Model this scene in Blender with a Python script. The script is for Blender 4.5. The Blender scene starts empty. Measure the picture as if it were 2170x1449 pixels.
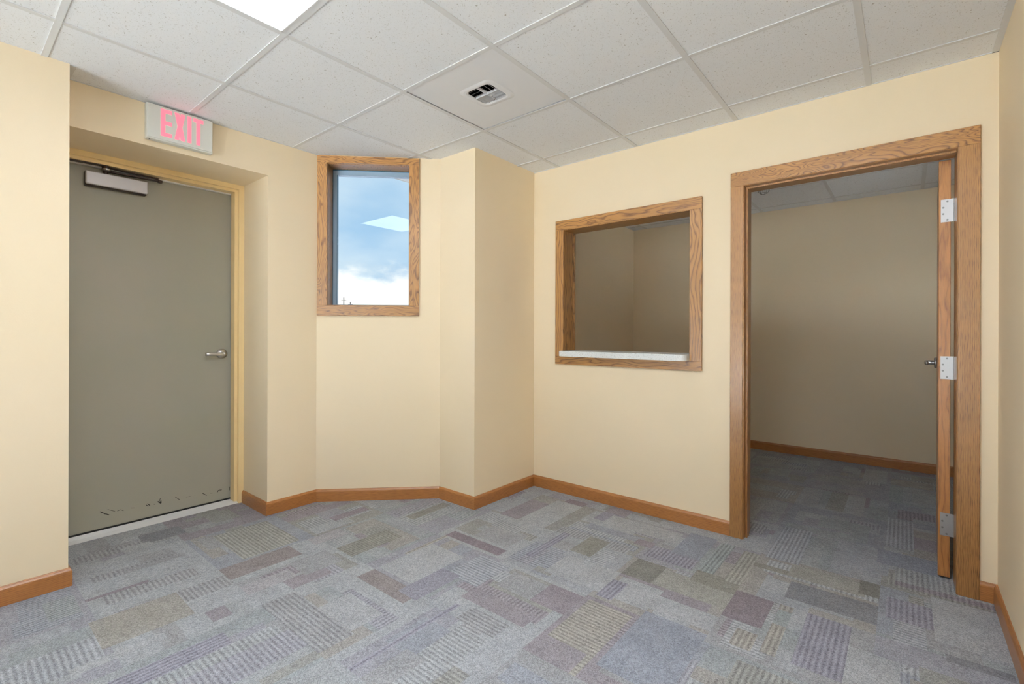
import bpy, bmesh, math, random
from mathutils import Vector, Matrix
S = bpy.context.scene
COL = S.collection
PI = math.pi

# ------------------------------------------------------------------ camera
F_PX, YAW, HY, CX, ROLL = 1013.45, 0.6957, 705.84, 1071.97, 0.003
CAM_Z = 1.1663
CZ = 2.3941                      # underside of the ceiling grid
cam = bpy.data.cameras.new('camera')
cam.sensor_fit = 'HORIZONTAL'; cam.sensor_width = 36.0
cam.lens = F_PX / 2170 * 36
cam.shift_x = (1085 - CX) / 2170
cam.shift_y = (HY - 724.5) / 2170
cam.clip_start = 0.02; cam.clip_end = 2000
co = bpy.data.objects.new('camera', cam); COL.objects.link(co); S.camera = co
fw = Vector((-math.sin(YAW), math.cos(YAW), 0)); rt = Vector((math.cos(YAW), math.sin(YAW), 0)); up = Vector((0, 0, 1))
r2 = rt * math.cos(ROLL) + up * math.sin(ROLL); u2 = -rt * math.sin(ROLL) + up * math.cos(ROLL)
M = Matrix((r2, u2, -fw)).transposed().to_4x4(); M.translation = Vector((0, 0, CAM_Z))
co.matrix_world = M

# ------------------------------------------------------------------ colour management, world
S.view_settings.view_transform = 'Standard'; S.view_settings.look = 'None'
S.view_settings.gamma = 1.0; S.view_settings.use_curve_mapping = False
S.view_settings.exposure = 0.17
LAMP, LAMP_ADDED = 6.0, 17.0
SKY = 1.0
S.cycles.use_denoising = True
S.cycles.max_bounces = 14; S.cycles.diffuse_bounces = 8; S.cycles.transparent_max_bounces = 12
# sun through the added rear glazing; its unseen carpet patch bounces light up
sl = bpy.data.lights.new('sun', 'SUN'); sl.energy = 340.0; sl.angle = math.radians(0.6); sl.color = (0.94, 0.99, 1.07)
so = bpy.data.objects.new('sun', sl); COL.objects.link(so)
so.rotation_euler = Vector((0.05, math.cos(math.radians(44)), -math.sin(math.radians(44)))).to_track_quat('-Z', 'Y').to_euler()

def lin(c):
    return tuple(((v/255)/12.92 if v/255 <= 0.04045 else ((v/255+0.055)/1.055)**2.4) for v in c) + (1.0,)

class NT:
    def __init__(self, tree):
        self.t = tree; self.t.nodes.clear()
    def n(self, kind, **kw):
        nd = self.t.nodes.new(kind)
        for k, v in kw.items():
            if k.startswith('i_'):
                nd.inputs[k[2:].replace('_', ' ')].default_value = v
            else: setattr(nd, k, v)
        return nd
    def l(self, a, b): self.t.links.new(a, b)
    def math(self, op, a, b=None, c=None, clamp=False):
        nd = self.t.nodes.new('ShaderNodeMath'); nd.operation = op; nd.use_clamp = clamp
        for i, v in enumerate((a, b, c)):
            if v is None: continue
            if isinstance(v, (int, float)): nd.inputs[i].default_value = v
            else: self.l(v, nd.inputs[i])
        return nd.outputs[0]
    def mix(self, fac, a, b, blend='MIX'):
        nd = self.t.nodes.new('ShaderNodeMix'); nd.data_type = 'RGBA'; nd.blend_type = blend
        for i, v in ((0, fac), (6, a), (7, b)):
            if isinstance(v, (int, float)): nd.inputs[i].default_value = v
            elif isinstance(v, tuple): nd.inputs[i].default_value = v
            else: self.l(v, nd.inputs[i])
        return nd.outputs[2]
    def ramp(self, fac, stops, interp='LINEAR'):
        nd = self.t.nodes.new('ShaderNodeValToRGB'); r = nd.color_ramp; r.interpolation = interp
        while len(r.elements) < len(stops): r.elements.new(0.5)
        for e, (p, c) in zip(r.elements, stops): e.position = p; e.color = c
        self.l(fac, nd.inputs[0]); return nd.outputs[0]

w = bpy.data.worlds.new('sky'); S.world = w; w.use_nodes = True
T = NT(w.node_tree)
tc = T.n('ShaderNodeTexCoord'); sx = T.n('ShaderNodeSeparateXYZ'); T.l(tc.outputs['Generated'], sx.inputs[0])
mp = T.n('ShaderNodeMapping'); mp.inputs['Scale'].default_value = (1, 1, 2.2); T.l(tc.outputs['Generated'], mp.inputs[0])
n1 = T.n('ShaderNodeTexNoise', i_Scale=7.0, i_Detail=6.0, i_Roughness=0.55); T.l(mp.outputs[0], n1.inputs['Vector'])
n2 = T.n('ShaderNodeTexNoise', i_Scale=3.2, i_Detail=4.0, i_Roughness=0.5); T.l(mp.outputs[0], n2.inputs['Vector'])
el = T.math('ADD', sx.outputs[2], T.math('MULTIPLY', T.math('SUBTRACT', n1.outputs[0], 0.5), 0.13))
blue = T.ramp(n2.outputs[0], [(0.35, lin((160, 200, 234))), (0.6, lin((208, 229, 245)))])
hi = T.ramp(el, [(0.20, (0, 0, 0, 1)), (0.36, (1, 1, 1, 1))])
blue = T.mix(T.math('MULTIPLY', hi, 0.55), blue, lin((214, 232, 246)))
low = T.ramp(el, [(0.105, (1, 1, 1, 1)), (0.135, (0, 0, 0, 1))], 'EASE')
c = T.mix(low, blue, (1.15, 1.12, 1.08, 1))
bg = T.n('ShaderNodeBackground', i_Strength=SKY); T.l(c, bg.inputs[0])
wo = T.n('ShaderNodeOutputWorld'); T.l(bg.outputs[0], wo.inputs[0])

# ------------------------------------------------------------------ materials
def mat(name, base, rough=0.5, metal=0.0, spec=0.5, coat=0.0, coat_rough=0.2, bump=None, build=None, emit=None, estr=0.0):
    m = bpy.data.materials.new(name); m.use_nodes = True
    t = NT(m.node_tree)
    p = t.n('ShaderNodeBsdfPrincipled'); o = t.n('ShaderNodeOutputMaterial'); t.l(p.outputs[0], o.inputs[0])
    p.inputs['Base Color'].default_value = base if len(base) == 4 else base + (1,)
    p.inputs['Roughness'].default_value = rough; p.inputs['Metallic'].default_value = metal
    p.inputs['Specular IOR Level'].default_value = spec
    p.inputs['Coat Weight'].default_value = coat; p.inputs['Coat Roughness'].default_value = coat_rough
    if emit: p.inputs['Emission Color'].default_value = emit; p.inputs['Emission Strength'].default_value = estr
    g = t.n('ShaderNodeNewGeometry')
    if bump:
        sc, st, ds = bump
        nz = t.n('ShaderNodeTexNoise', i_Scale=sc, i_Detail=3.0); t.l(g.outputs['Position'], nz.inputs['Vector'])
        b = t.n('ShaderNodeBump', i_Strength=st, i_Distance=ds); t.l(nz.outputs[0], b.inputs['Height'])
        t.l(b.outputs[0], p.inputs['Normal'])
    if build: build(t, p, g)
    return m

def wall_build(t, p, g):
    nz = t.n('ShaderNodeTexNoise', i_Scale=1.3, i_Detail=2.0); t.l(g.outputs['Position'], nz.inputs['Vector'])
    t.l(t.ramp(nz.outputs[0], [(0.3, lin((230, 214, 184))), (0.7, lin((233, 217, 189)))]), p.inputs['Base Color'])
m_wall = mat('cream_wall_paint', lin((232, 213, 173)), 0.55, spec=0.3, bump=(170, 0.12, 0.002), build=wall_build)
m_frame = mat('cream_frame_enamel', lin((232, 208, 158)), 0.35, spec=0.45)
m_dark = mat('dark_plenum', (0.006, 0.006, 0.006), 0.9, spec=0.1)
m_steel = mat('satin_nickel', (0.62, 0.62, 0.62), 0.28, metal=1.0)
m_hinge = mat('brushed_hinge_steel', (0.50, 0.50, 0.50), 0.42, metal=1.0)
m_alu = mat('mill_aluminium', (0.80, 0.82, 0.86), 0.42, metal=0.35)
m_bronze = mat('dark_bronze', (0.055, 0.035, 0.028), 0.35, metal=0.6)
m_black = mat('black_gasket', (0.012, 0.012, 0.012), 0.7)
m_scuff = mat('black_scuff', (0.03, 0.026, 0.02), 0.8)
m_winalu = mat('window_frame_aluminium', (0.30, 0.42, 0.55), 0.45, metal=0.3)
m_wingask = mat('window_gasket', (0.03, 0.13, 0.22), 0.6)
m_grid = mat('white_grid_enamel', lin((213, 215, 217)), 0.45, spec=0.4)
m_vent = mat('white_vent_enamel', lin((224, 226, 230)), 0.5, spec=0.4)
m_sign = mat('white_sign_housing', lin((216, 218, 212)), 0.45)
m_closer = mat('silver_closer_cover', lin((205, 205, 212)), 0.35, metal=0.15)
m_red = mat('red_sign_glow', lin((200, 40, 60)), 0.4, emit=lin((246, 132, 148)), estr=0.95)
m_lens = mat('lit_lens', (0.9, 0.9, 0.9), 0.4, emit=(0.93, 0.99, 1.10, 1), estr=LAMP)
m_lens_added = mat('added_lens_overhead', (0.9, 0.9, 0.9), 0.4, emit=(0.93, 0.99, 1.10, 1), estr=LAMP_ADDED)
m_wire = mat('black_wire', (0.02, 0.02, 0.025), 0.5)
m_ground = mat('pale_bounce_ground', (0.42, 0.41, 0.39), 0.9)
m_pole = mat('weathered_pole', (0.004, 0.004, 0.004), 0.9, spec=0.0)
m_asphalt = mat('dark_asphalt', (0.012, 0.012, 0.013), 0.95, spec=0.0)
m_screw = mat('dull_screw_steel', (0.22, 0.22, 0.21), 0.5, metal=0.6)

def tile_build(t, p, g):
    mp = t.n('ShaderNodeMapping'); mp.inputs['Scale'].default_value = (1, 1, 0.1); t.l(g.outputs['Position'], mp.inputs[0])
    v = t.n('ShaderNodeTexNoise', i_Scale=150.0, i_Detail=1.5, i_Roughness=0.5, i_Distortion=1.6); t.l(mp.outputs[0], v.inputs['Vector'])
    v2 = t.n('ShaderNodeTexNoise', i_Scale=330.0, i_Detail=1.0, i_Distortion=1.0); t.l(mp.outputs[0], v2.inputs['Vector'])
    s1 = t.ramp(v.outputs[0], [(0.28, (1, 1, 1, 1)), (0.34, (0, 0, 0, 1))])
    s2 = t.ramp(v2.outputs[0], [(0.25, (1, 1, 1, 1)), (0.30, (0, 0, 0, 1))])
    f = t.math('MAXIMUM', s1, t.math('MULTIPLY', s2, 0.7))
    t.l(t.mix(f, lin((232, 235, 239)), lin((160, 157, 150))), p.inputs['Base Color'])
m_tile = mat('fissured_ceiling_tile', lin((228, 228, 224)), 0.9, spec=0.1, build=tile_build)

def oak(name, axis, light=(170, 123, 68), dark=(86, 53, 25), fig=1.0, dens=1.0, ringk=0.72, pore=0.20):
    """Stained red oak, grain along the given axis: 0 x, 1 y, 2 z, 3 along the 45 degree window wall."""
    def b(t, p, g):
        # rotate so that the grain axis becomes X, keep it in the place's own coordinates
        mp = t.n('ShaderNodeMapping'); t.l(g.outputs['Position'], mp.inputs[0])
        if axis == 1: mp.inputs['Rotation'].default_value = (0, 0, -PI/2)
        if axis == 2: mp.inputs['Rotation'].default_value = (0, PI/2, 0)
        if axis == 3: mp.inputs['Rotation'].default_value = (0, 0, -PI/4)
        # big soft figure that makes cathedral shapes
        st = t.n('ShaderNodeMapping'); st.inputs['Scale'].default_value = (2.2, 9, 9); t.l(mp.outputs[0], st.inputs[0])
        fgr = t.n('ShaderNodeTexNoise', i_Scale=1.0, i_Detail=2.0, i_Roughness=0.55, i_Distortion=0.5); t.l(st.outputs[0], fgr.inputs['Vector'])
        sp = t.n('ShaderNodeSeparateXYZ'); t.l(mp.outputs[0], sp.inputs[0])
        cr = t.math('ADD', sp.outputs[1], sp.outputs[2])
        ph = t.math('ADD', t.math('MULTIPLY', cr, 60.0 * dens), t.math('MULTIPLY', fgr.outputs[0], 16.0 * fig))
        fr = t.math('FRACT', ph)
        ring = t.ramp(fr, [(0.0, (0.15,)*3+(1,)), (0.45, (0, 0, 0, 1)), (0.72, (0.55,)*3+(1,)), (0.86, (1, 1, 1, 1)), (1.0, (0.15,)*3+(1,))])
        # fine pores stretched along the grain
        s2 = t.n('ShaderNodeMapping'); s2.inputs['Scale'].default_value = (22, 620, 620); t.l(mp.outputs[0], s2.inputs[0])
        po = t.n('ShaderNodeTexNoise', i_Scale=1.0, i_Detail=2.0); t.l(s2.outputs[0], po.inputs['Vector'])
        por = t.ramp(po.outputs[0], [(0.38, (1, 1, 1, 1)), (0.55, (0, 0, 0, 1))])
        f = t.math('ADD', t.math('MULTIPLY', ring, ringk), t.math('MULTIPLY', por, t.math('ADD', t.math('MULTIPLY', ring, 0.35), pore)), clamp=True)
        tone = t.n('ShaderNodeTexNoise', i_Scale=3.0, i_Detail=1.0); t.l(mp.outputs[0], tone.inputs['Vector'])
        lt = t.mix(tone.outputs[0], lin(light), lin(tuple(int(v*0.93) for v in light)))
        t.l(t.mix(f, lt, lin(dark)), p.inputs['Base Color'])
        bp = t.n('ShaderNodeBump', i_Strength=0.15, i_Distance=0.0008); t.l(f, bp.inputs['Height']); bp.invert = True
        t.l(bp.outputs[0], p.inputs['Normal'])
    return mat(name, lin(light), 0.38, coat=0.35, coat_rough=0.22, build=b)
oak_z = oak('oak_grain_z', 2, dens=3.0, fig=0.16, ringk=0.42, pore=0.34)
oak_head = oak('oak_header_grain', 0, fig=2.2, dens=0.8, ringk=0.8)
oak_win = oak('oak_window_grain', 3); oak_winz = oak('oak_window_stile', 2, fig=1.2)
oak_pz = oak('oak_opening_stile', 2, dens=0.9, fig=0.5); oak_px = oak('oak_opening_rail', 0, dens=0.8, fig=0.6)
oak_base = [oak('oak_base_x', 0, (178, 120, 64), (108, 66, 30), 0.25, 2.0, 0.28, 0.30), oak('oak_base_y', 1, (174, 116, 60), (106, 64, 30), 0.25, 2.0, 0.28, 0.30), None, oak('oak_base_45', 3, (178, 120, 64), (108, 66, 30), 0.25, 2.0, 0.28, 0.30)]
oak_door = oak('oak_door_edge', 2, (184, 126, 66), (126, 78, 38), 0.5, 0.6, 0.5, 0.25)

def olive_build(t, p, g):
    nz = t.n('ShaderNodeTexNoise', i_Scale=2.2, i_Detail=2.0); t.l(g.outputs['Position'], nz.inputs['Vector'])
    t.l(t.ramp(nz.outputs[0], [(0.3, lin((160, 160, 146))), (0.7, lin((165, 162, 150)))]), p.inputs['Base Color'])
m_olive = mat('olive_grey_door_paint', lin((154, 150, 134)), 0.42, spec=0.4, bump=(240, 0.08, 0.001), build=olive_build)

def quartz_build(t, p, g):
    v = t.n('ShaderNodeTexNoise', i_Scale=260.0, i_Detail=1.0); t.l(g.outputs['Position'], v.inputs['Vector'])
    t.l(t.ramp(v.outputs[0], [(0.28, lin((150, 148, 142))), (0.36, lin((222, 226, 226))), (0.66, lin((222, 226, 226))), (0.74, lin((245, 246, 246)))]), p.inputs['Base Color'])
m_counter = mat('speckled_white_solid_surface', lin((222, 226, 226)), 0.3, spec=0.5, build=quartz_build)

def glass_mat():
    m = bpy.data.materials.new('clear_glazing'); m.use_nodes = True; t = NT(m.node_tree)
    a = t.n('ShaderNodeBsdfTransparent'); a.inputs[0].default_value = (0.97, 0.985, 0.98, 1)
    b = t.n('ShaderNodeBsdfGlossy'); b.inputs['Roughness'].default_value = 0.0
    f = t.n('ShaderNodeFresnel'); f.inputs[0].default_value = 1.45
    x = t.n('ShaderNodeMixShader'); t.l(f.outputs[0], x.inputs[0]); t.l(a.outputs[0], x.inputs[1]); t.l(b.outputs[0], x.inputs[2])
    o = t.n('ShaderNodeOutputMaterial'); t.l(x.outputs[0], o.inputs[0]); return m
m_glass = glass_mat()

def carpet_build(t, p, g):
    at = t.n('ShaderNodeAttribute', attribute_name='patch'); rb = t.n('ShaderNodeAttribute', attribute_name='rib')
    sp = t.n('ShaderNodeSeparateXYZ'); t.l(g.outputs['Position'], sp.inputs[0])
    sr = t.n('ShaderNodeSeparateColor'); t.l(rb.outputs['Color'], sr.inputs[0])
    # looped yarn squiggles
    n = t.n('ShaderNodeTexNoise', i_Scale=88.0, i_Detail=2.0, i_Roughness=0.6, i_Distortion=1.5); t.l(g.outputs['Position'], n.inputs['Vector'])
    sq = t.math('ABSOLUTE', t.math('SUBTRACT', n.outputs[0], 0.5))
    sq = t.ramp(sq, [(0.0, (0, 0, 0, 1)), (0.085, (1, 1, 1, 1))])
    k = 2*PI/0.019
    wob = t.n('ShaderNodeTexNoise', i_Scale=60.0, i_Detail=1.0); t.l(g.outputs['Position'], wob.inputs['Vector'])
    wb = t.math('MULTIPLY', wob.outputs[0], 3.2)
    rx = t.math('SINE', t.math('ADD', t.math('MULTIPLY', sp.outputs[0], k), wb))
    ry = t.math('SINE', t.math('ADD', t.math('MULTIPLY', sp.outputs[1], k), wb))
    rib = t.math('ADD', t.math('MULTIPLY', rx, sr.outputs[0]), t.math('MULTIPLY', ry, sr.outputs[1]))   # -1..1
    big = t.n('ShaderNodeTexNoise', i_Scale=9.0, i_Detail=3.0); t.l(g.outputs['Position'], big.inputs['Vector'])
    v = t.math('ADD', t.math('MULTIPLY', sq, 0.54), 0.56)
    v = t.math('ADD', v, t.math('MULTIPLY', rib, 0.17))
    v = t.math('MULTIPLY', v, t.math('ADD', t.math('MULTIPLY', big.outputs[0], 0.36), 0.82))
    cc = t.n('ShaderNodeCombineColor'); [t.l(v, cc.inputs[i]) for i in range(3)]
    t.l(t.mix(1.0, at.outputs['Color'], cc.outputs[0], 'MULTIPLY'), p.inputs['Base Color'])
    h = t.math('ADD', sq, t.math('MULTIPLY', rib, 0.8))
    b = t.n('ShaderNodeBump', i_Strength=0.35, i_Distance=0.003); t.l(h, b.inputs['Height']); t.l(b.outputs[0], p.inputs['Normal'])
m_carpet = mat('patchwork_loop_carpet', (0.3, 0.3, 0.33), 0.95, spec=0.1, build=carpet_build)

# ------------------------------------------------------------------ mesh helpers
def obj(name, bm, m, parent=None, smooth=False):
    me = bpy.data.meshes.new(name)
    bmesh.ops.recalc_face_normals(bm, faces=bm.faces)
    bm.to_mesh(me); bm.free()
    for f in me.polygons: f.use_smooth = smooth
    if m: me.materials.append(m)
    o = bpy.data.objects.new(name, me); COL.objects.link(o)
    if parent: o.parent = parent
    return o
def empty(name, loc=(0, 0, 0)):
    o = bpy.data.objects.new(name, None); o.empty_display_size = 0.1; COL.objects.link(o)
    return o       # parts are modelled in room coordinates
def tag(o, label, cat, group=None):
    o['label'] = label; o['category'] = cat
    if group: o['group'] = group
    return o
def struct(o): o['kind'] = 'structure'; return o
def box(bm, x0, x1, y0, y1, z0, z1, bev=0.0, seg=1, mtx=None):
    b = bmesh.new() if (bev or mtx) else bm
    vs = [b.verts.new((x, y, z)) for z in (z0, z1) for y in (y0, y1) for x in (x0, x1)]
    for f in ((0, 2, 3, 1), (4, 5, 7, 6), (0, 1, 5, 4), (2, 6, 7, 3), (0, 4, 6, 2), (1, 3, 7, 5)):
        b.faces.new([vs[i] for i in f])
    if bev: bmesh.ops.bevel(b, geom=list(b.edges), offset=bev, segments=seg, profile=0.5, affect='EDGES')
    if mtx: bmesh.ops.transform(b, matrix=mtx, verts=b.verts)
    if b is not bm: merge(bm, b)
def merge(bm, b):
    mp = {v: bm.verts.new(v.co) for v in b.verts}
    for f in b.faces:
        try: bm.faces.new([mp[v] for v in f.verts])
        except ValueError: pass
    b.free()
def bx(*a, **k):
    bm = bmesh.new(); box(bm, *a, **k); return bm
def prism(bm, pts, axis, a0, a1):
    """extrude 2D polygon pts along axis ('x': pts are (y,z); 'y': (x,z); 'z': (x,y))"""
    def P(p, a): return {'x': (a, p[0], p[1]), 'y': (p[0], a, p[1]), 'z': (p[0], p[1], a)}[axis]
    A = [bm.verts.new(P(p, a0)) for p in pts]; B = [bm.verts.new(P(p, a1)) for p in pts]
    bm.faces.new(A); bm.faces.new(B[::-1]); n = len(pts)
    for i in range(n): bm.faces.new((A[i], A[(i+1) % n], B[(i+1) % n], B[i]))
def cyl(bm, c, axis, r, h, n=24, r1=None, bev=0.0):
    b = bmesh.new()
    bmesh.ops.create_cone(b, cap_ends=True, segments=n, radius1=r, radius2=r if r1 is None else r1, depth=h)
    if bev: bmesh.ops.bevel(b, geom=[e for e in b.edges if len(e.link_faces) == 2 and any(len(f.verts) > 4 for f in e.link_faces)], offset=bev, segments=2, affect='EDGES')
    q = Vector(axis).normalized().to_track_quat('Z', 'Y').to_matrix().to_4x4(); q.translation = Vector(c)
    bmesh.ops.transform(b, matrix=q, verts=b.verts); merge(bm, b)
def tube(bm, pts, r, n=10, closed=False):
    pts = [Vector(p) for p in pts]; rings = []; N = len(pts)
    for i, p in enumerate(pts):
        a = pts[(i-1) % N] if (closed or i > 0) else p; b_ = pts[(i+1) % N] if (closed or i < N-1) else p
        d = (b_-a).normalized(); q = d.to_track_quat('Z', 'Y')
        rings.append([bm.verts.new(p + q @ Vector((r*math.cos(2*PI*k/n), r*math.sin(2*PI*k/n), 0))) for k in range(n)])
    for i in range(N if closed else N-1):
        A, B = rings[i], rings[(i+1) % N]
        for k in range(n): bm.faces.new((A[k], A[(k+1) % n], B[(k+1) % n], B[k]))
    if not closed: bm.faces.new(rings[0][::-1]); bm.faces.new(rings[-1])
def rrect(x0, x1, y0, y1, r, n=6, corners=(1, 1, 1, 1)):
    out = []
    for k, (cx, cy, a0) in enumerate(((x1-r, y1-r, 0), (x0+r, y1-r, 90), (x0+r, y0+r, 180), (x1-r, y0+r, 270))):
        if corners[k]:
            out += [(cx+r*math.cos(math.radians(a0+90*i/n)), cy+r*math.sin(math.radians(a0+90*i/n))) for i in range(n+1)]
        else: out.append(((x1, y1), (x0, y1), (x0, y0), (x1, y0))[k])
    return out

# ------------------------------------------------------------------ plan of the place
XL = -3.126        # wall with the exit door
XS = -2.95         # nearer wall on the left
YS = 0.40          # where that nearer wall ends
YR = 2.96          # wall with the two oak openings
YB = 3.09          # its far face
XR = 0.31          # wall at the right edge
XC, YC = -2.19, 2.30   # boxed column corner
CH0 = Vector((XL, 1.70, 0)); CH1 = Vector((-2.527, YC, 0))   # window wall at 45 degrees
X2L, X2R, Y2 = -2.49, 1.60, 5.36                              # room beyond
YBK = -2.3         # wall behind the camera
WT = CZ + 0.12     # walls run up past the ceiling grid

def wall_boxes(name, boxes, m=m_wall):
    bm = bmesh.new()
    for b in boxes: box(bm, *b)
    return struct(obj(name, bm, m))

# wall_left: the exit door sits in a deep recess 0.40..1.37
wall_boxes('wall_left', [(-3.76, XL, 1.37, 1.70, 0, WT), (-3.76, XL, YS-0.2, 1.37, 2.17, WT)])
wall_boxes('wall_left_front', [(-3.76, XS, YBK-0.1, YS, 0, WT)])
bm = bmesh.new()   # the 45 degree wall with the window hole, in its own frame: t along, d outward
n_ch = Vector((1, -1, 0)).normalized(); t_ch = Vector((1, 1, 0)).normalized()
MC = Matrix((t_ch, -n_ch, Vector((0, 0, 1)))).transposed().to_4x4(); MC.translation = CH0
LCH = (CH1-CH0).length
for b in ((0, 0.055, 0, 0.2, 0, WT), (0.648, LCH, 0, 0.2, 0, WT), (0.055, 0.648, 0, 0.2, 0, 1.34), (0.055, 0.648, 0, 0.2, 2.359, WT)):
    box(bm, *b, mtx=MC)
struct(obj('wall_window', bm, m_wall))
bm = bmesh.new(); prism(bm, [(CH1.x, YC), (XC, YC), (XC, YR+0.02), (-2.7, YR+0.02), (-2.7, YC+0.17), (CH1.x-0.1, YC+0.1)], 'z', 0, WT)
struct(obj('wall_column', bm, m_wall))
wall_boxes('wall_right', [(-2.7, -1.935, YR, YB, 0, WT), (-1.935, -0.985, YR, YB, 0, 0.985), (-1.935, -0.985, YR, YB, 1.935, WT),
                          (-0.985, -0.722, YR, YB, 0, WT), (-0.722, 0.198, YR, YB, 2.022, WT), (0.198, X2R, YR, YB, 0, WT)])
wall_boxes('wall_side', [(XR, XR+0.12, YBK, YR, 0, WT)])
RX0, RX1, RZ0, RZ1 = -2.75, 0.15, 0.10, 2.20
wall_boxes('wall_back', [(XS, RX0, YBK-0.1, YBK, 0, WT), (RX1, XR+0.12, YBK-0.1, YBK, 0, WT), (RX0, RX1, YBK-0.1, YBK, 0, RZ0), (RX0, RX1, YBK-0.1, YBK, RZ1, WT)])

wall_boxes('wall_room_left', [(X2L-0.1, X2L, YB, Y2, 0, WT)])
wall_boxes('wall_room_back', [(X2L-0.1, X2R+0.1, Y2, Y2+0.1, 0, WT)])
wall_boxes('wall_room_right', [(X2R, X2R+0.1, YB, 3.5, 0, WT), (X2R, X2R+0.1, 4.9, Y2, 0, WT), (X2R, X2R+0.1, 3.5, 4.9, 0, 0.8), (X2R, X2R+0.1, 3.5, 4.9, 1.35, WT)])

# ------------------------------------------------------------------ carpet
def build_floor():
    rnd = random.Random(11)
    C = 0.025
    X0, X1, Y0, Y1 = -3.51, 1.60, YBK, Y2
    nx, ny = int(round((X1-X0)/C)), int(round((Y1-Y0)/C))
    pal = [(182, 187, 193), (176, 181, 189), (166, 172, 184), (172, 174, 178), (164, 157, 165), (168, 169, 164), (176, 173, 168), (168, 176, 180), (170, 171, 182), (176, 181, 185)]
    grid = [[None]*nx for _ in range(ny)]
    def put(xa, xb, ya, yb, v):
        for j in range(max(0, int(round((ya-Y0)/C))), min(ny, int(round((yb-Y0)/C)))):
            for i in range(max(0, int(round((xa-X0)/C))), min(nx, int(round((xb-X0)/C)))):
                grid[j][i] = v
    TX, TY = 0.5, 0.48
    for a in range(-8, 5):
        for b in range(-15, 7):
            tx, ty = -0.084 + a*TX, 2.83 + b*TY
            turn = (a+b) % 2
            base = rnd.choice(pal)
            put(tx, tx+TX, ty, ty+TY, (base, 0))
            for _ in range(7):
                L = rnd.choice((0.15, 0.2, 0.25, 0.35, 0.45)); W = rnd.choice((0.075, 0.1, 0.15, 0.2))
                if turn: L, W = W, L
                px = tx + round(rnd.uniform(0, TX-min(L, TX))/C)*C; py = ty + round(rnd.uniform(0, TY-min(W, TY))/C)*C
                rib = rnd.random() < 0.33
                put(px, min(px+L, tx+TX), py, min(py+W, ty+TY), (rnd.choice(pal), (1+turn) if rib else 0))
    for (xa, xb, ya, yb, colr, rib) in PATCHES:
        put(xa, xb, ya, yb, (colr, rib))
    bm = bmesh.new(); cl = bm.loops.layers.float_color.new('patch'); rl = bm.loops.layers.float_color.new('rib')
    done = [[False]*nx for _ in range(ny)]
    for j in range(ny):
        for i in range(nx):
            if done[j][i]: continue
            v = grid[j][i]; i2 = i
            while i2 < nx and not done[j][i2] and grid[j][i2] == v: i2 += 1
            j2 = j+1
            while j2 < ny and all(grid[j2][k] == v and not done[j2][k] for k in range(i, i2)): j2 += 1
            for jj in range(j, j2):
                for ii in range(i, i2): done[jj][ii] = True
            f = bm.faces.new([bm.verts.new((X0+x*C, Y0+y*C, 0)) for x, y in ((i, j), (i2, j), (i2, j2), (i, j2))])
            c = lin(tuple(m_-9+(q-m_)*0.66+(sum(v[0])/3-170.3)*0.15 for q, m_ in zip(v[0], (164, 169, 177)))); r = (1.0 if v[1] == 1 else 0.0, 1.0 if v[1] == 2 else 0.0, 0, 1)
            for lp in f.loops: lp[cl] = c; lp[rl] = r
    return struct(obj('floor', bm, m_carpet))
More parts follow.
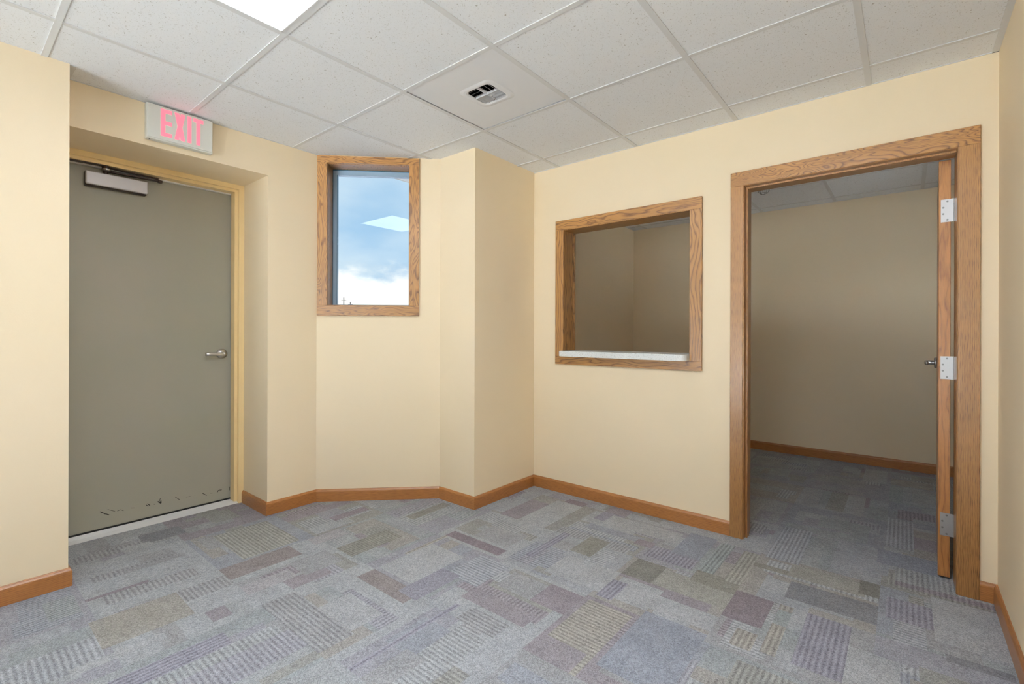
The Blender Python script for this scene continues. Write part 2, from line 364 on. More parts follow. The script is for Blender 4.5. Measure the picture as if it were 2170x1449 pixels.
PATCHES = [
    (-0.98, -0.59, 1.95, 2.08, (186, 190, 195), 0),
    (-1.06, -0.92, 2.14, 2.35, (146, 145, 136), 0),
    (-0.9, -0.57, 2.16, 2.33, (174, 174, 166), 0),
    (-0.78, -0.58, 2.31, 2.43, (158, 157, 146), 0),
    (-1.07, -0.98, 1.9, 2.07, (162, 161, 177), 1),
    (-0.58, -0.43, 2.09, 2.36, (150, 138, 146), 0),
    (-0.4, -0.37, 1.94, 2.35, (176, 172, 163), 1),
    (-0.52, -0.43, 1.93, 2.06, (176, 172, 163), 1),
    (-1.06, -0.87, 1.53, 1.86, (176, 172, 163), 2),
    (-0.88, -0.85, 1.39, 1.6, (176, 172, 163), 2),
    (-0.84, -0.59, 1.5, 1.92, (160, 167, 182), 0),
    (-1.27, -1.08, 1.67, 1.85, (160, 150, 159), 0),
    (-1.36, -1.07, 1.92, 2.15, (186, 190, 195), 0),
    (-1.87, -1.66, 2.35, 2.79, (186, 190, 195), 0),
    (-1.82, -1.66, 2.8, 2.88, (150, 138, 146), 0),
    (-1.5, -1.36, 2.68, 2.83, (162, 161, 177), 0),
    (-1.43, -0.98, 2.64, 2.81, (186, 190, 195), 0),
    (-1.17, -1.07, 2.5, 2.58, (160, 150, 159), 0),
    (-1.06, -0.81, 2.4, 2.56, (162, 161, 177), 1),
    (-0.97, -0.82, 2.53, 2.84, (160, 167, 182), 0),
    (-0.78, -0.7, 2.43, 2.83, (164, 174, 176), 1),
    (-0.67, -0.58, 2.39, 2.81, (174, 174, 166), 1),
    (-0.58, -0.42, 2.64, 2.7, (158, 157, 146), 0),
    (-0.43, -0.14, 2.65, 2.79, (174, 174, 166), 0),
    (-0.41, -0.09, 2.42, 2.6, (146, 148, 154), 0),
    (-0.15, -0.09, 2.67, 2.82, (146, 145, 136), 0),
    (-0.21, -0.06, 2.95, 3.13, (176, 182, 192), 0),
    (-0.1, 0.13, 3.1, 3.29, (160, 167, 182), 0),
    (-0.07, 0.15, 2.52, 2.73, (162, 161, 177), 1),
    (0.09, 0.31, 2.44, 2.85, (186, 190, 195), 0),
    (0.12, 0.29, 2.32, 2.38, (146, 148, 154), 0),
    (-0.31, -0.17, 1.96, 2.35, (162, 161, 177), 1),
    (-0.17, -0.01, 1.96, 2.21, (186, 190, 195), 0),
    (-0.4, -0.35, 2.18, 2.31, (164, 174, 176), 0),
    (-1.62, -1.61, 2.0, 2.33, (170, 172, 176), 1),
    (-1.53, -1.49, 2.01, 2.38, (162, 161, 177), 1),
    (-1.38, -1.27, 2.2, 2.42, (158, 157, 146), 0),
    (-0.56, -0.4, 2.81, 3.32, (176, 182, 192), 1),
    (-0.08, 0.04, 3.38, 3.89, (176, 182, 192), 1),
    (-3.28, -3.18, 0.44, 0.86, (170, 172, 176), 2),
    (-3.35, -3.22, 0.76, 0.95, (146, 148, 154), 0),
    (-3.23, -3.17, 0.64, 0.77, (186, 190, 195), 0),
    (-2.99, -2.97, 0.53, 0.67, (186, 190, 195), 0),
    (-2.74, -2.71, 0.42, 0.64, (160, 150, 159), 0),
    (-2.52, -2.38, 0.61, 0.91, (170, 172, 176), 2),
    (-2.59, -2.43, 0.91, 1.26, (160, 150, 149), 0),
    (-2.34, -2.23, 0.9, 1.13, (182, 180, 186), 0),
    (-3.03, -2.6, 1.02, 1.33, (174, 174, 166), 2),
    (-2.02, -1.65, 1.3, 1.4, (160, 150, 149), 0),
    (-2.01, -1.77, 1.42, 1.77, (186, 190, 195), 0),
    (-1.92, -1.65, 1.05, 1.21, (186, 190, 195), 0),
    (-2.11, -1.63, 0.91, 1.04, (170, 172, 176), 2),
    (-1.49, -1.47, 0.92, 1.44, (162, 161, 177), 1),
    (-2.51, -2.25, 0.4, 0.7, (176, 172, 163), 0),
    (-2.37, -2.36, 0.15, 0.41, (162, 161, 177), 0),
    (-2.21, -2.17, 0.3, 0.57, (186, 190, 195), 0),
    (-2.03, -1.93, 0.38, 0.73, (162, 161, 177), 1),
    (-1.34, -1.34, 1.06, 1.24, (160, 150, 159), 0),
    (-2.03, -1.64, 1.89, 1.98, (150, 138, 146), 0),
    (-2.04, -2.02, 1.59, 1.9, (176, 172, 163), 1),
    (-2.43, -2.35, 1.92, 2.26, (158, 157, 146), 0),
    (-2.79, -2.71, 1.61, 1.84, (160, 150, 159), 0),
    (-2.36, -2.22, 1.41, 1.73, (158, 157, 146), 1),
    (-2.59, -2.49, 1.34, 1.54, (182, 180, 186), 0),
    (-1.7, -1.52, 1.6, 1.85, (176, 182, 192), 2),
    (-1.75, -1.64, 1.36, 1.62, (162, 161, 177), 0),
    (-1.41, -1.2, 1.37, 1.48, (170, 172, 176), 2),
    (-2.77, -2.75, 0.73, 1.04, (170, 172, 176), 0),
]
build_floor()

# ------------------------------------------------------------------ ceiling
G = 0.6096; TX0, TY0 = -3.188, 3.363; FL = 0.012
LIGHTS = [(2, 4, 5), (4, 4, 6)]     # (b, a0, a1), the second one added
VENT = (2, 3)                                       # cell b=2, a 2..3
def grid_ceiling(xa, xb, ya, yb, x0, y0, skip, name):
    xs = sorted([x0+G*k for k in range(-12, 14) if xa < x0+G*k < xb] + [xa, xb])
    ys = sorted([y0+G*k for k in range(-16, 14) if ya < y0+G*k < yb] + [ya, yb])
    bm = bmesh.new()
    for i in range(len(xs)-1):
        for j in range(len(ys)-1):
            cx, cy = (xs[i]+xs[i+1])/2, (ys[j]+ys[j+1])/2
            if skip(cx, cy): continue
            box(bm, xs[i]+0.003, xs[i+1]-0.003, ys[j]+0.003, ys[j+1]-0.003, CZ+0.003, CZ+0.018)
    root = struct(obj(name, bm, m_tile))
    bm = bmesh.new()
    for x in xs[1:-1]: box(bm, x-FL, x+FL, ya, yb, CZ-0.001, CZ+0.0025)
    for y in ys[1:-1]:
        cut = [xa] + xs[1:-1] + [xb]
        for k in range(len(cut)-1):
            a_, b_ = cut[k], cut[k+1]
            mx = (a_+b_)/2
            if skip(mx, y-0.1) == 'L' and skip(mx, y+0.1) == 'L': continue
            box(bm, a_+FL if k else a_, b_-FL if k < len(cut)-2 else b_, y-FL*0.92, y+FL*0.92, CZ-0.0006, CZ+0.0028)
    obj('ceiling_grid', bm, m_grid, root)
    bm = bmesh.new()
    for b in ((xa, xb, ya, ya+0.02), (xa, xb, yb-0.006, yb), (xa, xa+0.006, ya, yb), (xb-0.022, xb, ya, yb)):
        box(bm, *b, CZ-0.0002, CZ+0.0029)
    obj('wall_angle', bm, m_grid, root)
    return root
def cell(b, a): return (TX0+G*b, TX0+G*(b+1), TY0-G*(a+1), TY0-G*a)
def skip_main(x, y):
    for b, a0, a1 in LIGHTS:
        if TX0+G*b < x < TX0+G*(b+1) and TY0-G*a1 < y < TY0-G*a0: return 'L'
    X0_, X1_, Y0_, Y1_ = cell(2, 2)
    if X0_ < x < X1_ and Y0_ < y < Y1_: return 'V'
    return None
ceil = grid_ceiling(XL, XR, YBK, YR, TX0, TY0, skip_main, 'ceiling')
grid_ceiling(X2L, X2R, YB, Y2, -0.50, 5.19, lambda x, y: None, 'ceiling_room')
bm = bmesh.new(); box(bm, -3.76, XR+0.12, YBK-0.1, 1.70, WT, WT+0.05); box(bm, X2L-0.1, X2R+0.1, YR, Y2+0.1, WT, WT+0.05)
prism(bm, [(-3.76, 1.70), (XR+0.12, 1.70), (XR+0.12, YR), (-2.7, YR), (-2.7, 2.42), (-3.30, 1.82), (-3.5, 1.70)], 'z', WT, WT+0.05); struct(obj('ceiling_deck', bm, m_dark))
# narrow strip of grid beside the end of the nearer left wall
bm = bmesh.new(); box(bm, XL, XS, YS, YS+0.022, CZ-0.0012, CZ-0.0002); box(bm, XL, XS+0.0, YS+0.022, YS+0.0245, CZ-0.0006, CZ+0.0002); obj('wall_angle', bm, m_grid, ceil)

# supply air diffuser panel
def vent():
    x0, x1, y0, y1 = cell(2, 2); cx, cy = -1.657, 1.828; H = 0.078
    root = tag(empty('air_vent'), 'smooth white ceiling air diffuser panel with small louvred centre', 'air vent')
    px0, px1, py0, py1 = x0+FL+0.0035, x1-FL+0.004, y0+0.004, y1-FL-0.002
    z = CZ+0.0035
    bm = bmesh.new()
    # panel with a rounded square hole: ring of quads from outer rectangle to rounded hole, then raised lip
    hole = rrect(cx-H, cx+H, cy-H, cy+H, 0.03, 6)
    def ring(scale, zz, rr):
        return [bm.verts.new((x, y, zz)) for x, y in rrect(cx-H*scale, cx+H*scale, cy-H*scale, cy+H*scale, rr, 6)]
    R0 = ring(1.0, z-0.001, 0.03); R1 = ring(1.10, z-0.004, 0.034); R2 = ring(1.24, z-0.0035, 0.036); R3 = ring(1.42, z, 0.04); Rt = ring(1.0, z+0.004, 0.03)
    n = len(R0)
    for A, B in ((Rt, R0), (R0, R1), (R1, R2), (R2, R3)):
        for i in range(n): bm.faces.new((A[i], A[(i+1) % n], B[(i+1) % n], B[i]))
    OUT = []
    for v in R3:
        dx, dy = v.co.x-cx, v.co.y-cy
        ts = [((px1 if dx > 0 else px0)-cx)/dx if abs(dx) > 1e-6 else 9, ((py1 if dy > 0 else py0)-cy)/dy if abs(dy) > 1e-6 else 9]
        k = min(ts); OUT.append(bm.verts.new((cx+dx*k, cy+dy*k, z)))
    for i in range(n): bm.faces.new((R3[i], R3[(i+1) % n], OUT[(i+1) % n], OUT[i]))
    # corner fillers so that the outline is square
    for sx_, sy_ in ((1, 1), (-1, 1), (-1, -1), (1, -1)):
        ccx, ccy = (px1 if sx_ > 0 else px0), (py1 if sy_ > 0 else py0)
        bestp = [(i, (i+1) % n) for i in range(n) if (abs(OUT[i].co.x-ccx) < 1e-5) != (abs(OUT[(i+1) % n].co.x-ccx) < 1e-5) and (OUT[i].co.y-cy)*sy_ > 0 and (OUT[i].co.x-cx)*sx_ > 0]
        for i, j in bestp:
            c_ = bm.verts.new((ccx, ccy, z)); bm.faces.new((OUT[i], c_, OUT[j]))
    obj('panel', bm, m_vent, root)
    # dark duct above
    bm = bmesh.new()
    D0 = [bm.verts.new((x, y, z+0.004)) for x, y in hole]; D1 = [bm.verts.new((x, y, z+0.10)) for x, y in hole]
    for i in range(n): bm.faces.new((D0[i], D0[(i+1) % n], D1[(i+1) % n], D1[i]))
    bm.faces.new(D1); obj('duct_collar', bm, m_dark, root)
    # cross bars
    bm = bmesh.new(); box(bm, cx-H, cx+H, cy-0.002, cy+0.002, z-0.002, z+0.010); box(bm, cx-0.002, cx+0.002, cy-H, cy+H, z-0.002, z+0.010)
    obj('divider', bm, m_vent, root)
    # four quadrants of curved blades, each throwing its own way
    for q, (sx_, sy_, along) in enumerate(((-1, 1, 'y'), (1, 1, 'x'), (1, -1, 'y'), (-1, -1, 'x'))):
        for k in range(3):
            bm = bmesh.new(); a0 = 0.004+k*0.0245; th = 0.0011
            prof = [(a0 + 0.0195*s, (z-0.002) + 0.0135*(1-s)**1.25) for s in (0, .2, .4, .6, .8, 1)]
            L0, L1 = 0.004, H-0.004
            V = []
            for (a, zz) in prof:
                if along == 'x': p0, p1 = (cx+sx_*L0, cy+sy_*a, zz), (cx+sx_*L1, cy+sy_*a, zz)
                else: p0, p1 = (cx+sx_*a, cy+sy_*L0, zz), (cx+sx_*a, cy+sy_*L1, zz)
                V.append((bm.verts.new(p0), bm.verts.new(p1)))
            for i in range(len(V)-1): bm.faces.new((V[i][0], V[i][1], V[i+1][1], V[i+1][0]))
            g_ = bmesh.ops.solidify(bm, geom=list(bm.faces), thickness=th)
            obj('louvre_blade', bm, m_vent, root)
vent()

# recessed lights with a hipped, folded lens
def light(b, a0, a1, label, ml):
    x0, x1, y0, y1 = TX0+G*b+FL, TX0+G*(b+1)-FL, TY0-G*a1+FL, TY0-G*a0-FL
    root = tag(empty('ceiling_light'), label, 'ceiling light', )
    bm = bmesh.new()
    for bb in ((x0, x1, y0, y0+0.006), (x0, x1, y1-0.006, y1), (x0, x0+0.006, y0, y1), (x1-0.006, x1, y0, y1)):
        box(bm, *bb, CZ-0.002, CZ+0.05)
    box(bm, x0, x1, y0, y1, CZ+0.06, CZ+0.07)
    obj('housing', bm, m_grid, root)
    bm = bmesh.new(); i0, i1, j0, j1 = x0+0.007, x1-0.007, y0+0.007, y1-0.007
    ym = (j0+j1)/2; n = 8
    for (ya, yb) in ((j0, ym), (ym, j1)):
        rows = []
        for k in range(n+1):
            s = k/n; y = ya+(yb-ya)*s; dz = -0.009*math.sin(PI*s); e = 0.10*math.sin(PI*s)
            rows.append([bm.verts.new((i0, y, CZ-0.001)), bm.verts.new((i0+0.03+e*0.9, y, CZ-0.001+dz)), bm.verts.new((i1-0.03-e*0.9, y, CZ-0.001+dz)), bm.verts.new((i1, y, CZ-0.001))])
        for A, B in zip(rows, rows[1:]):
            for q in range(3): bm.faces.new((A[q], A[q+1], B[q+1], B[q]))
    obj('lens', bm, ml, root)
    return root
light(*LIGHTS[0], 'recessed white ceiling light with glowing two-lobed lens at the top left of the photo', m_lens)
light(*LIGHTS[1], 'added ceiling light above the viewer, out of view', m_lens_added)  # added unseen lamp, brightens the right side and the far room

# ------------------------------------------------------------------ baseboards
BH, BT = 0.083, 0.013
PROF = [(0, 0), (BT, 0), (BT, BH*0.80), (BT*0.92, BH*0.86), (BT*0.62, BH*0.93), (BT*0.50, BH*0.97), (BT*0.35, BH), (0, BH)]
def baseboards(path, names, mats, root=None):
    P = [Vector((x, y)) for x, y in path]
    nrm = []
    for a, b in zip(P, P[1:]):
        d = (b-a).normalized(); nrm.append(Vector((d.y, -d.x)))     # right-hand side faces the room
    for i, nm in enumerate(names):
        bm = bmesh.new(); rings = []
        for e, k in ((0, i), (1, i+1)):
            n0 = nrm[i]; other = nrm[i-1] if (e == 0 and i > 0) else (nrm[i+1] if (e == 1 and i+1 < len(nrm)) else n0)
            mi = (n0+other); mi = mi/(1+n0.dot(other))
            rings.append([bm.verts.new((P[k].x+mi.x*o, P[k].y+mi.y*o, z)) for o, z in PROF])
        A, B = rings; m_ = len(A)
        for q in range(m_): bm.faces.new((A[q], A[(q+1) % m_], B[(q+1) % m_], B[q]))
        bm.faces.new(A); bm.faces.new(B[::-1])
        struct(obj(nm, bm, mats[i]))
ox, oy, o45 = oak_base[0], oak_base[1], oak_base[3]
baseboards([(-3.488, 1.37), (XL, 1.37), (XL, 1.70), (CH1.x, CH1.y), (XC, YC), (XC, YR), (-0.774, YR)],
           ['baseboard_recess', 'baseboard_left', 'baseboard_window', 'baseboard_column_front', 'baseboard_column_side', 'baseboard_right'], [ox, oy, o45, ox, oy, ox])
baseboards([(0.253, YR), (XR, YR), (XR, YBK)], ['baseboard_corner', 'baseboard_side'], [ox, oy])
baseboards([(XS, YBK), (XS, YS), (XL+0.02, YS)], ['baseboard_left_front', 'baseboard_left_end'], [oy, ox])
baseboards([(XR, YBK), (XS, YBK)], ['baseboard_back'], [ox])
baseboards([(X2L, YB), (X2L, Y2), (X2R, Y2), (X2R, YB)], ['baseboard_room_left', 'baseboard_room_back', 'baseboard_room_right'], [oy, ox, oy])

# ------------------------------------------------------------------ exit door (door_1) in its recess
d1 = struct(empty('door_1'))
DXF = -3.60; DY0, DY1, DZ1 = 0.43, 1.336, 2.134
leaf = obj('door_leaf', bx(DXF-0.044, DXF, DY0, DY1, 0.012, DZ1, bev=0.002), m_olive, d1)
bm = bmesh.new()    # hollow metal frame: face, soffit, stop
for (ya, yb, s) in ((1.337, 1.3695, 1), (YS+0.0005, 0.412, -1)):
    box(bm, -3.65, -3.49, ya, yb, 0, 2.14)
box(bm, -3.65, -3.49, YS+0.0005, 1.3695, 2.14, 2.1695)
box(bm, -3.575, -3.513, 1.318, 1.337, 0.012, 2.14); box(bm, -3.575, -3.513, 0.412, 0.43, 0.012, 2.14)
box(bm, -3.575, -3.513, 0.43, 1.318, 2.122, 2.14)
obj('door_frame', bm, m_frame, d1)
bm = bmesh.new(); box(bm, -3.598, -3.576, 1.326, 1.3365, 0.02, 2.125); box(bm, -3.598, -3.576, 0.43, 1.326, 2.1155, 2.1245)
ws = obj('weatherstrip', bm, m_alu, d1)
bm = bmesh.new()
for z in (0.35, 0.62, 0.9, 1.18, 1.45, 1.72, 2.0): cyl(bm, (-3.5755, 1.332, z), (1, 0, 0), 0.0025, 0.002, 10)
obj('screw', bm, m_screw, ws)
bm = bmesh.new(); box(bm, -3.599, -3.592, 0.44, 1.326, 0.011, 0.02); obj('door_sweep', bm, m_black, d1)
bm = bmesh.new()    # ribbed aluminium threshold
pr_ = [(-3.66, 0.0), (-3.497, 0.0), (-3.497, 0.002), (-3.513, 0.009)]
x = -3.518
while x > -3.60:
    pr_ += [(x, 0.0115), (x-0.009, 0.0115), (x-0.010, 0.009), (x-0.0135, 0.009)]; x -= 0.0145
pr_ += [(-3.61, 0.0095), (-3.66, 0.0095)]
prism(bm, pr_, 'y', YS+0.001, 1.369)
obj('threshold', bm, m_alu, d1)
# lever set
def lever(root, c, nrm, along, m=m_steel, L=0.115):
    nrm = Vector(nrm); along = Vector(along); c = Vector(c); h = empty('door_handle'); h.parent = root
    bm = bmesh.new(); cyl(bm, c+nrm*0.006, nrm, 0.034, 0.012, 40, r1=0.031, bev=0.002); cyl(bm, c+nrm*0.030, nrm, 0.0135, 0.05, 24)
    obj('rose', bm, m, h, True)
    bm = bmesh.new(); up_ = Vector((0, 0, 1))
    path = []
    for k in range(9):                        # neck bending into the lever
        a = PI/2*k/8; path.append(c + nrm*(0.030+0.022*math.sin(a)) + along*(0.024*(1-math.cos(a))))
    path += [c+nrm*0.052+along*0.06, c+nrm*0.052+along*0.09, c+nrm*0.050+along*(L-0.012), c+nrm*0.046+along*L]
    rings = []
    for i, p in enumerate(path):
        a = path[max(i-1, 0)]; b = path[min(i+1, len(path)-1)]; d = (b-a).normalized(); sd = d.cross(up_).normalized()
        hh = 0.012 if i < 9 else 0.011; tt = 0.0105 - 0.0045*min(1, i/9)
        rings.append([bm.verts.new(p + sd*tt*math.cos(q*PI/6)*1.0 + up_*hh*math.sin(q*PI/6)) for q in range(12)])
    for A, B in zip(rings, rings[1:]):
        for q in range(12): bm.faces.new((A[q], A[(q+1) % 12], B[(q+1) % 12], B[q]))
    bm.faces.new(rings[0][::-1]); bm.faces.new(rings[-1])
    obj('lever', bm, m, h, True)
lever(d1, (DXF, 1.270, 1.020), (1, 0, 0), (0, -1, 0))
# closer
cl = empty('door_closer'); cl.parent = d1
obj('closer_body', bx(DXF, DXF+0.040, 0.548, 0.838, 2.000, 2.080, bev=0.006, seg=2), m_bronze, cl)
obj('closer_cover', bx(DXF+0.036, DXF+0.058, 0.549, 0.8375, 2.006, 2.080, bev=0.006, seg=3), m_closer, cl)
bm = bmesh.new()
def bar(bm, p, q, wd, th):
    p, q = Vector(p), Vector(q); d = (q-p); L = d.length; d.normalize(); s = Vector((0, 0, 1)).cross(d).normalized(); u = d.cross(s)
    m_ = Matrix((d, s, u)).transposed().to_4x4(); m_.translation = p
    box(bm, 0, L, -wd/2, wd/2, -th/2, th/2, bev=min(th, wd)*0.2, mtx=m_)
cyl(bm, (-3.562, 0.64, 2.093), (0, 0, 1), 0.012, 0.03)
bar(bm, (-3.562, 0.64, 2.098), (-3.545, 0.895, 2.098), 0.022, 0.008)
cyl(bm, (-3.545, 0.898, 2.098), (0, 0, 1), 0.015, 0.016, bev=0.003)
bar(bm, (-3.545, 0.895, 2.110), (-3.530, 0.64, 2.112), 0.018, 0.007)
cyl(bm, (-3.530, 0.638, 2.108), (0, 0, 1), 0.021, 0.016, bev=0.003)
bar(bm, (-3.55, 0.47, 2.119), (-3.530, 0.64, 2.119), 0.026, 0.006)
obj('closer_arm', bm, m_bronze, cl)
bm = bmesh.new(); cyl(bm, (-3.530, 0.638, 2.100), (0, 0, 1), 0.0195, 0.010, 32, bev=0.002); cyl(bm, (-3.545, 0.898, 2.107), (0, 0, 1), 0.0125, 0.007, 24)
obj('pivot_cap', bm, m_steel, cl)
# black scuffs along the foot of the door: (y, z) strokes
bm = bmesh.new()
def stroke(pts, wd):
    for (a, b) in zip(pts, pts[1:]):
        a, b = Vector(a), Vector(b); d = (b-a).normalized(); s = Vector((-d.y, d.x))*wd/2
        q = [a-s*0.3, a+s, b+s*0.5, b-s]
        prism(bm, [(v.x, v.y) for v in q], 'x', DXF-0.0002, DXF+0.0006)
for pts, wd in SCUFFS if 'SCUFFS' in globals() else []: stroke(pts, wd)
for pts, wd in (([(0.625, 0.118), (0.652, 0.098), (0.668, 0.088)], 0.006), ([(0.66, 0.122), (0.695, 0.102)], 0.003), ([(0.705, 0.10), (0.72, 0.104), (0.735, 0.094)], 0.003),
                ([(0.845, 0.098), (0.858, 0.088)], 0.005), ([(0.852, 0.104), (0.866, 0.09)], 0.006), ([(0.905, 0.102), (0.925, 0.088), (0.921, 0.104)], 0.009), ([(0.919, 0.12), (0.914, 0.10)], 0.004),
                ([(1.000, 0.105), (1.025, 0.083)], 0.004), ([(1.155, 0.091), (1.180, 0.071)], 0.005), ([(1.245, 0.074), (1.252, 0.089)], 0.006), ([(1.258, 0.086), (1.272, 0.086)], 0.006),
                ([(1.322, 0.07), (1.322, 0.095)], 0.004), ([(1.20, 0.08), (1.215, 0.078)], 0.003), ([(1.06, 0.09), (1.085, 0.089)], 0.0025), ([(0.77, 0.10), (0.79, 0.096)], 0.0025), ([(0.885, 0.092), (0.893, 0.09)], 0.004)):
    stroke(pts, wd)
obj('scuff_mark', bm, m_scuff, d1)

# ------------------------------------------------------------------ exit sign
sg = tag(empty('exit_sign'), 'white rectangular exit sign with glowing pink-red letters above the grey door', 'exit sign')
SX = -3.080
obj('housing', bx(XL+0.0008, SX-0.006, 0.722, 1.038, 2.199, CZ-0.006, bev=0.004, seg=2), m_sign, sg)
obj('face_plate', bx(SX-0.008, SX, 0.726, 1.035, 2.206, CZ-0.009, bev=0.003, seg=2), m_sign, sg)
def letter(polys):
    bm = bmesh.new()
    for pl in polys: prism(bm, pl, 'x', SX-0.0005, SX+0.001)
    return obj('letter', bm, m_red, sg)
z0, z1 = 2.226, 2.372; sw = 0.022; hb = 0.020
letter([[(0.784, z0), (0.804, z0), (0.804, z1), (0.784, z1)]] + [[(0.804, zz), (0.835, zz), (0.835, zz+hb), (0.804, zz+hb)] for zz in (z0, (z0+z1)/2-hb/2, z1-hb)])
letter([[(0.847, z0), (0.869, z0), (0.877, 2.262), (0.8835, 2.262), (0.8905, z0), (0.9, z0)]] if False else
       [[(0.8475, z0), (0.868, z0), (0.8725, 2.253), (0.877, z0), (0.8975, z0), (0.884, 2.299), (0.8975, z1), (0.877, z1), (0.8725, 2.345), (0.868, z1), (0.8475, z1), (0.861, 2.299)]])
letter([[(0.9085, z0), (0.9275, z0), (0.9275, z1), (0.9085, z1)]])
letter([[(0.937, z1-hb), (0.987, z1-hb), (0.987, z1), (0.937, z1)], [(0.9525, z0), (0.9715, z0), (0.9715, z1-hb), (0.9525, z1-hb)]])
bm = bmesh.new(); cyl(bm, (-3.10, 0.738, 2.1985), (0, 0, 1), 0.003, 0.002, 12); obj('screw', bm, m_black, sg)

# ------------------------------------------------------------------ window on the 45 degree wall (t along, d outward, z)
w1 = struct(empty('window_1'))
def wb(name, m, *a, bev=0.0012, parent=w1):
    b = bmesh.new(); box(b, *a, bev=bev, mtx=MC); return obj(name, b, m, parent)
ZB, ZT = 1.285, 2.388
wb('casing_head', oak_win, 0.006, 0.700, -0.018, 0, 2.340, ZT)
wb('casing_stile', oak_winz, 0.006, 0.073, -0.018, 0, 1.356, 2.340)
wb('casing_stile', oak_winz, 0.631, 0.700, -0.018, 0, 1.356, 2.340)
wb('casing_rail', oak_win, 0.006, 0.700, -0.018, 0, ZB, 1.356)
b = bmesh.new()
for a in ((0.0555, 0.075, 0.0, 0.15, 1.3405, 2.3585), (0.629, 0.6475, 0.0, 0.15, 1.3405, 2.3585), (0.075, 0.629, 0.0, 0.15, 2.338, 2.3585), (0.075, 0.629, 0.0, 0.15, 1.3405, 1.359)):
    box(b, *a, bev=0.0008, mtx=MC)
obj('jamb', b, oak_winz, w1)
b = bmesh.new(); fr0, fr1 = 0.122, 0.162
for a in ((0.076, 0.106, fr0, fr1, 1.3595, 2.3375), (0.614, 0.628, fr0, fr1, 1.3595, 2.3375), (0.106, 0.614, fr0, fr1, 2.300, 2.3375), (0.106, 0.614, fr0, fr1, 1.3595, 1.3685)):
    box(b, *a, mtx=MC)
fro = obj('window_frame', b, m_winalu, w1)
b = bmesh.new()
for a in ((0.0755, 0.0785, fr0-0.002, fr0, 1.36, 2.337), (0.0755, 0.628, fr0-0.002, fr0, 2.332, 2.337), (0.0755, 0.628, fr0-0.002, fr0, 1.36, 1.363), (0.104, 0.107, fr0-0.001, fr0+0.004, 1.369, 2.300)):
    box(b, *a, mtx=MC)
obj('gasket', b, m_wingask, fro)
b = bmesh.new(); box(b, 0.1065, 0.6135, 0.136, 0.140, 1.369, 2.2995, mtx=MC); obj('glass_pane', b, m_glass, w1)
# rear glazing added behind the viewer, lets in sun to brighten the ceiling
w3 = struct(empty('window_added_rear')); bm = bmesh.new()
for a in ((RX0, RX1, RZ0, RZ0+0.05), (RX0, RX1, RZ1-0.05, RZ1)): box(bm, a[0], a[1], YBK-0.08, YBK-0.02, a[2], a[3])
for k in range(4):
    x = RX0+(RX1-RX0-0.05)*k/3; box(bm, x, x+0.05, YBK-0.08, YBK-0.02, RZ0+0.05, RZ1-0.05)
obj('window_frame', bm, m_winalu, w3)
for k in range(3):
    x = RX0+(RX1-RX0-0.05)*k/3; obj('glass_pane', bx(x+0.05, RX0+(RX1-RX0-0.05)*(k+1)/3, YBK-0.052, YBK-0.048, RZ0+0.05, RZ1-0.05), m_glass, w3)
# unseen side window, added to brighten the far room
w4 = struct(empty('window_added_side')); bm = bmesh.new()
for a in ((3.5, 4.9, 0.80, 0.85), (3.5, 4.9, 1.30, 1.35), (3.5, 3.55, 0.85, 1.30), (4.85, 4.9, 0.85, 1.30)): box(bm, X2R+0.02, X2R+0.08, *a)
obj('window_frame', bm, m_winalu, w4); obj('glass_pane', bx(X2R+0.048, X2R+0.052, 3.55, 4.85, 0.85, 1.30), m_glass, w4)
# outdoors
struct(obj('ground', bx(-260, 60, -60, 200, -0.25, -0.10), m_asphalt))
struct(obj('ground_bounce_rear', bx(-6, 12, -16, YBK-0.12, -0.099, -0.02), m_ground))  # pale reflector, added to throw sunlight up through the rear glazing
struct(obj('ground_bounce_side', bx(X2R+0.12, 9, YBK+0.2, 9, -0.099, -0.02), m_ground))  # pale reflector, added to light the far room's ceiling from below
def pole(d, th_y, h, label):
    v = Vector((-0.901, 0.55, 0)).normalized(); v = Matrix.Rotation(th_y, 3, 'Z') @ v; p = v*d
    bm = bmesh.new(); cyl(bm, (p.x, p.y, h/2-0.5), (0, 0, 1), 0.16, h, 12, r1=0.10)
    root = tag(obj('utility_pole', bm, m_pole), label, 'utility pole')
    bm = bmesh.new(); s = v.cross(Vector((0, 0, 1)))
    bar(bm, p+s*-0.5+Vector((0, 0, h-1.1)), p+s*0.5+Vector((0, 0, h-1.1)), 0.08, 0.09)
    obj('crossarm', bm, m_pole, root)
pole(105.0, 0.0, 9.0, 'distant thin utility pole, the taller of two in the lower left of the window')
pole(115.0, -0.0125, 8.7, 'distant thin utility pole, the shorter of two in the lower left of the window')

# ------------------------------------------------------------------ pass-through opening (window_2) and its ledge
w2 = struct(empty('window_2'))
Y0 = 2.942; PX0, PX1, PZ0, PZ1 = -1.983, -0.934, 0.942, 1.990
def pb(name, m, *a, bev=0.0012, parent=w2): return obj(name, bx(*a, bev=bev), m, parent)
pb('casing_head', oak_px, PX0, PX1, Y0, YR, 1.919, PZ1)
pb('casing_stile', oak_pz, PX0, -1.913, Y0, YR, 1.0, 1.919)
pb('casing_stile', oak_pz, -1.006, PX1, Y0, YR, 1.0, 1.919)
pb('casing_rail', oak_px, PX0, PX1, Y0, YR, PZ0, 1.0)
bm = bmesh.new()
for a in ((-1.9345, -1.916, Y0+0.004, 3.108, 0.986, 1.9345), (-1.004, -0.9855, Y0+0.004, 3.108, 0.986, 1.9345), (-1.916, -1.004, Y0+0.004, 3.108, 1.916, 1.9345), (-1.916, -1.004, YR, YB, 0.986, 1.0)):
    box(bm, *a, bev=0.0008)
obj('jamb', bm, oak_pz, w2)
bm = bmesh.new()
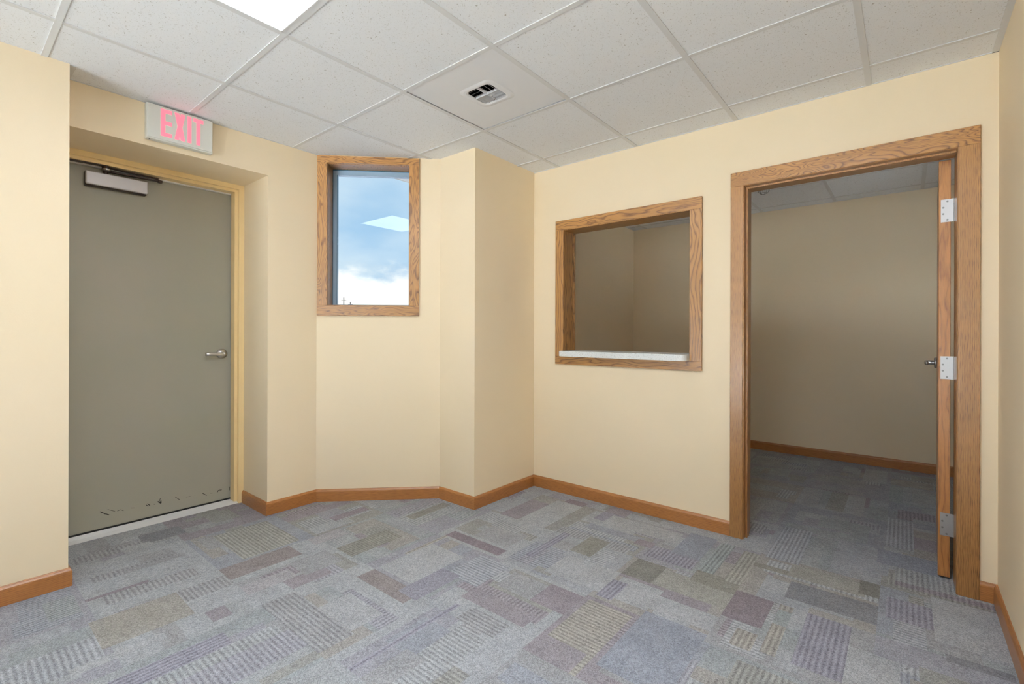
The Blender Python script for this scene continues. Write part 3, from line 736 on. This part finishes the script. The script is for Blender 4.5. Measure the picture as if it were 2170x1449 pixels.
for a in ((PX0, -1.912, YB, 3.108, PZ0, PZ1), (-1.007, PX1, YB, 3.108, PZ0, PZ1), (-1.912, -1.007, YB, 3.108, 1.92, PZ1), (-1.912, -1.007, YB, 3.108, PZ0, 1.0)): box(bm, *a)
obj('back_casing', bm, oak_pz, w2)
bm = bmesh.new()
prism(bm, rrect(-1.9155, -1.0045, 2.868, 3.16, 0.035, 8, (1, 1, 1, 1)), 'z', 1.002, 1.041)
bmesh.ops.bevel(bm, geom=[e for e in bm.edges if abs(e.verts[0].co.z-e.verts[1].co.z) < 1e-6], offset=0.003, segments=2, affect='EDGES')
tag(obj('service_ledge', bm, m_counter), 'white speckled solid-surface ledge with rounded corners in the oak-framed opening', 'ledge')

# ------------------------------------------------------------------ oak doorway (door_2) with its open door
d2 = struct(empty('door_2'))
def db(name, m, *a, bev=0.0015, parent=d2): return obj(name, bx(*a, bev=bev), m, parent)
DZ = 2.007
db('casing_head', oak_head, -0.774, 0.253, Y0, YR, DZ, 2.088)
db('casing_leg', oak_z, -0.774, -0.707, Y0, YR, 0.0005, DZ)
db('casing_leg', oak_z, 0.180, 0.253, Y0, YR, 0.0005, DZ)
bm = bmesh.new()
for a in ((-0.7215, -0.702, Y0+0.006, 3.108, 0.0005, 2.0215), (0.178, 0.1975, Y0+0.006, 3.108, 0.0005, 2.0215), (-0.702, 0.178, Y0+0.006, 3.108, 2.005, 2.0215),
          (-0.702, -0.691, 2.986, 3.03, 0.0005, 2.005), (-0.691, 0.178, 2.986, 3.03, 1.996, 2.006)):
    box(bm, *a, bev=0.001)
obj('jamb', bm, oak_z, d2)
bm = bmesh.new()
for a in ((-0.774, -0.706, YB, 3.108, 0.0005, 2.088), (0.182, 0.253, YB, 3.108, 0.0005, 2.088), (-0.706, 0.182, YB, 3.108, DZ, 2.088)): box(bm, *a)
obj('back_casing', bm, oak_z, d2)
LX0, LX1, LY0, LY1 = 0.1225, 0.1655, 3.094, 3.985
bm = bmesh.new(); prism(bm, [(LX0, LY0), (LX1, LY0), (LX1+0.028, LY1), (LX0+0.028, LY1)], 'z', 0.012, 1.996)
bmesh.ops.bevel(bm, geom=list(bm.edges), offset=0.0015, segments=1, affect='EDGES'); lf = obj('door_leaf', bm, oak_door, d2)
for zc in (1.756, 1.008, 0.262):
    hg = obj('hinge', bx(0.130, 0.177, LY0-0.0025, LY0-0.0002, zc-0.054, zc+0.054), m_hinge, d2)
    bm = bmesh.new()
    for k in range(5): cyl(bm, (0.1795, LY0-0.004, zc-0.0432+k*0.0216), (0, 0, 1), 0.0052, 0.0206, 14)
    obj('knuckle', bm, m_hinge, hg)
    bm = bmesh.new()
    for dx, dz in ((0.153, 0.044), (0.1385, 0.015), (0.1385, -0.015), (0.153, -0.044)): cyl(bm, (dx, LY0-0.003, zc+dz), (0, 1, 0), 0.0042, 0.0016, 16)
    sc_ = obj('screw', bm, m_screw, hg)
lever(d2, (LX0+0.0253, 3.90, 0.995), (-1, 0, 0), (0, -1, 0))
lever(d2, (LX1+0.0253, 3.90, 0.995), (1, 0, 0), (0, -1, 0))

# wire guard on the ceiling of the far room
sp = tag(empty('wire_guard'), 'small black wire guard hanging from the ceiling of the far room', 'wire guard')
gc = Vector((-0.885, 4.33, 0))
bm = bmesh.new()
for r, z in ((0.045, CZ-0.002), (0.045, CZ-0.045), (0.026, CZ-0.085)):
    tube(bm, [(gc.x+r*math.cos(2*PI*k/24), gc.y+r*math.sin(2*PI*k/24), z) for k in range(24)], 0.0016, 6, True)
obj('ring', bm, m_wire, sp)
bm = bmesh.new()
for k in range(8):
    a = 2*PI*k/8; c, s = math.cos(a), math.sin(a)
    tube(bm, [(gc.x+0.045*c, gc.y+0.045*s, CZ-0.002), (gc.x+0.045*c, gc.y+0.045*s, CZ-0.045), (gc.x+0.038*c, gc.y+0.038*s, CZ-0.072), (gc.x+0.026*c, gc.y+0.026*s, CZ-0.085)], 0.0014, 6)
obj('rib', bm, m_wire, sp)
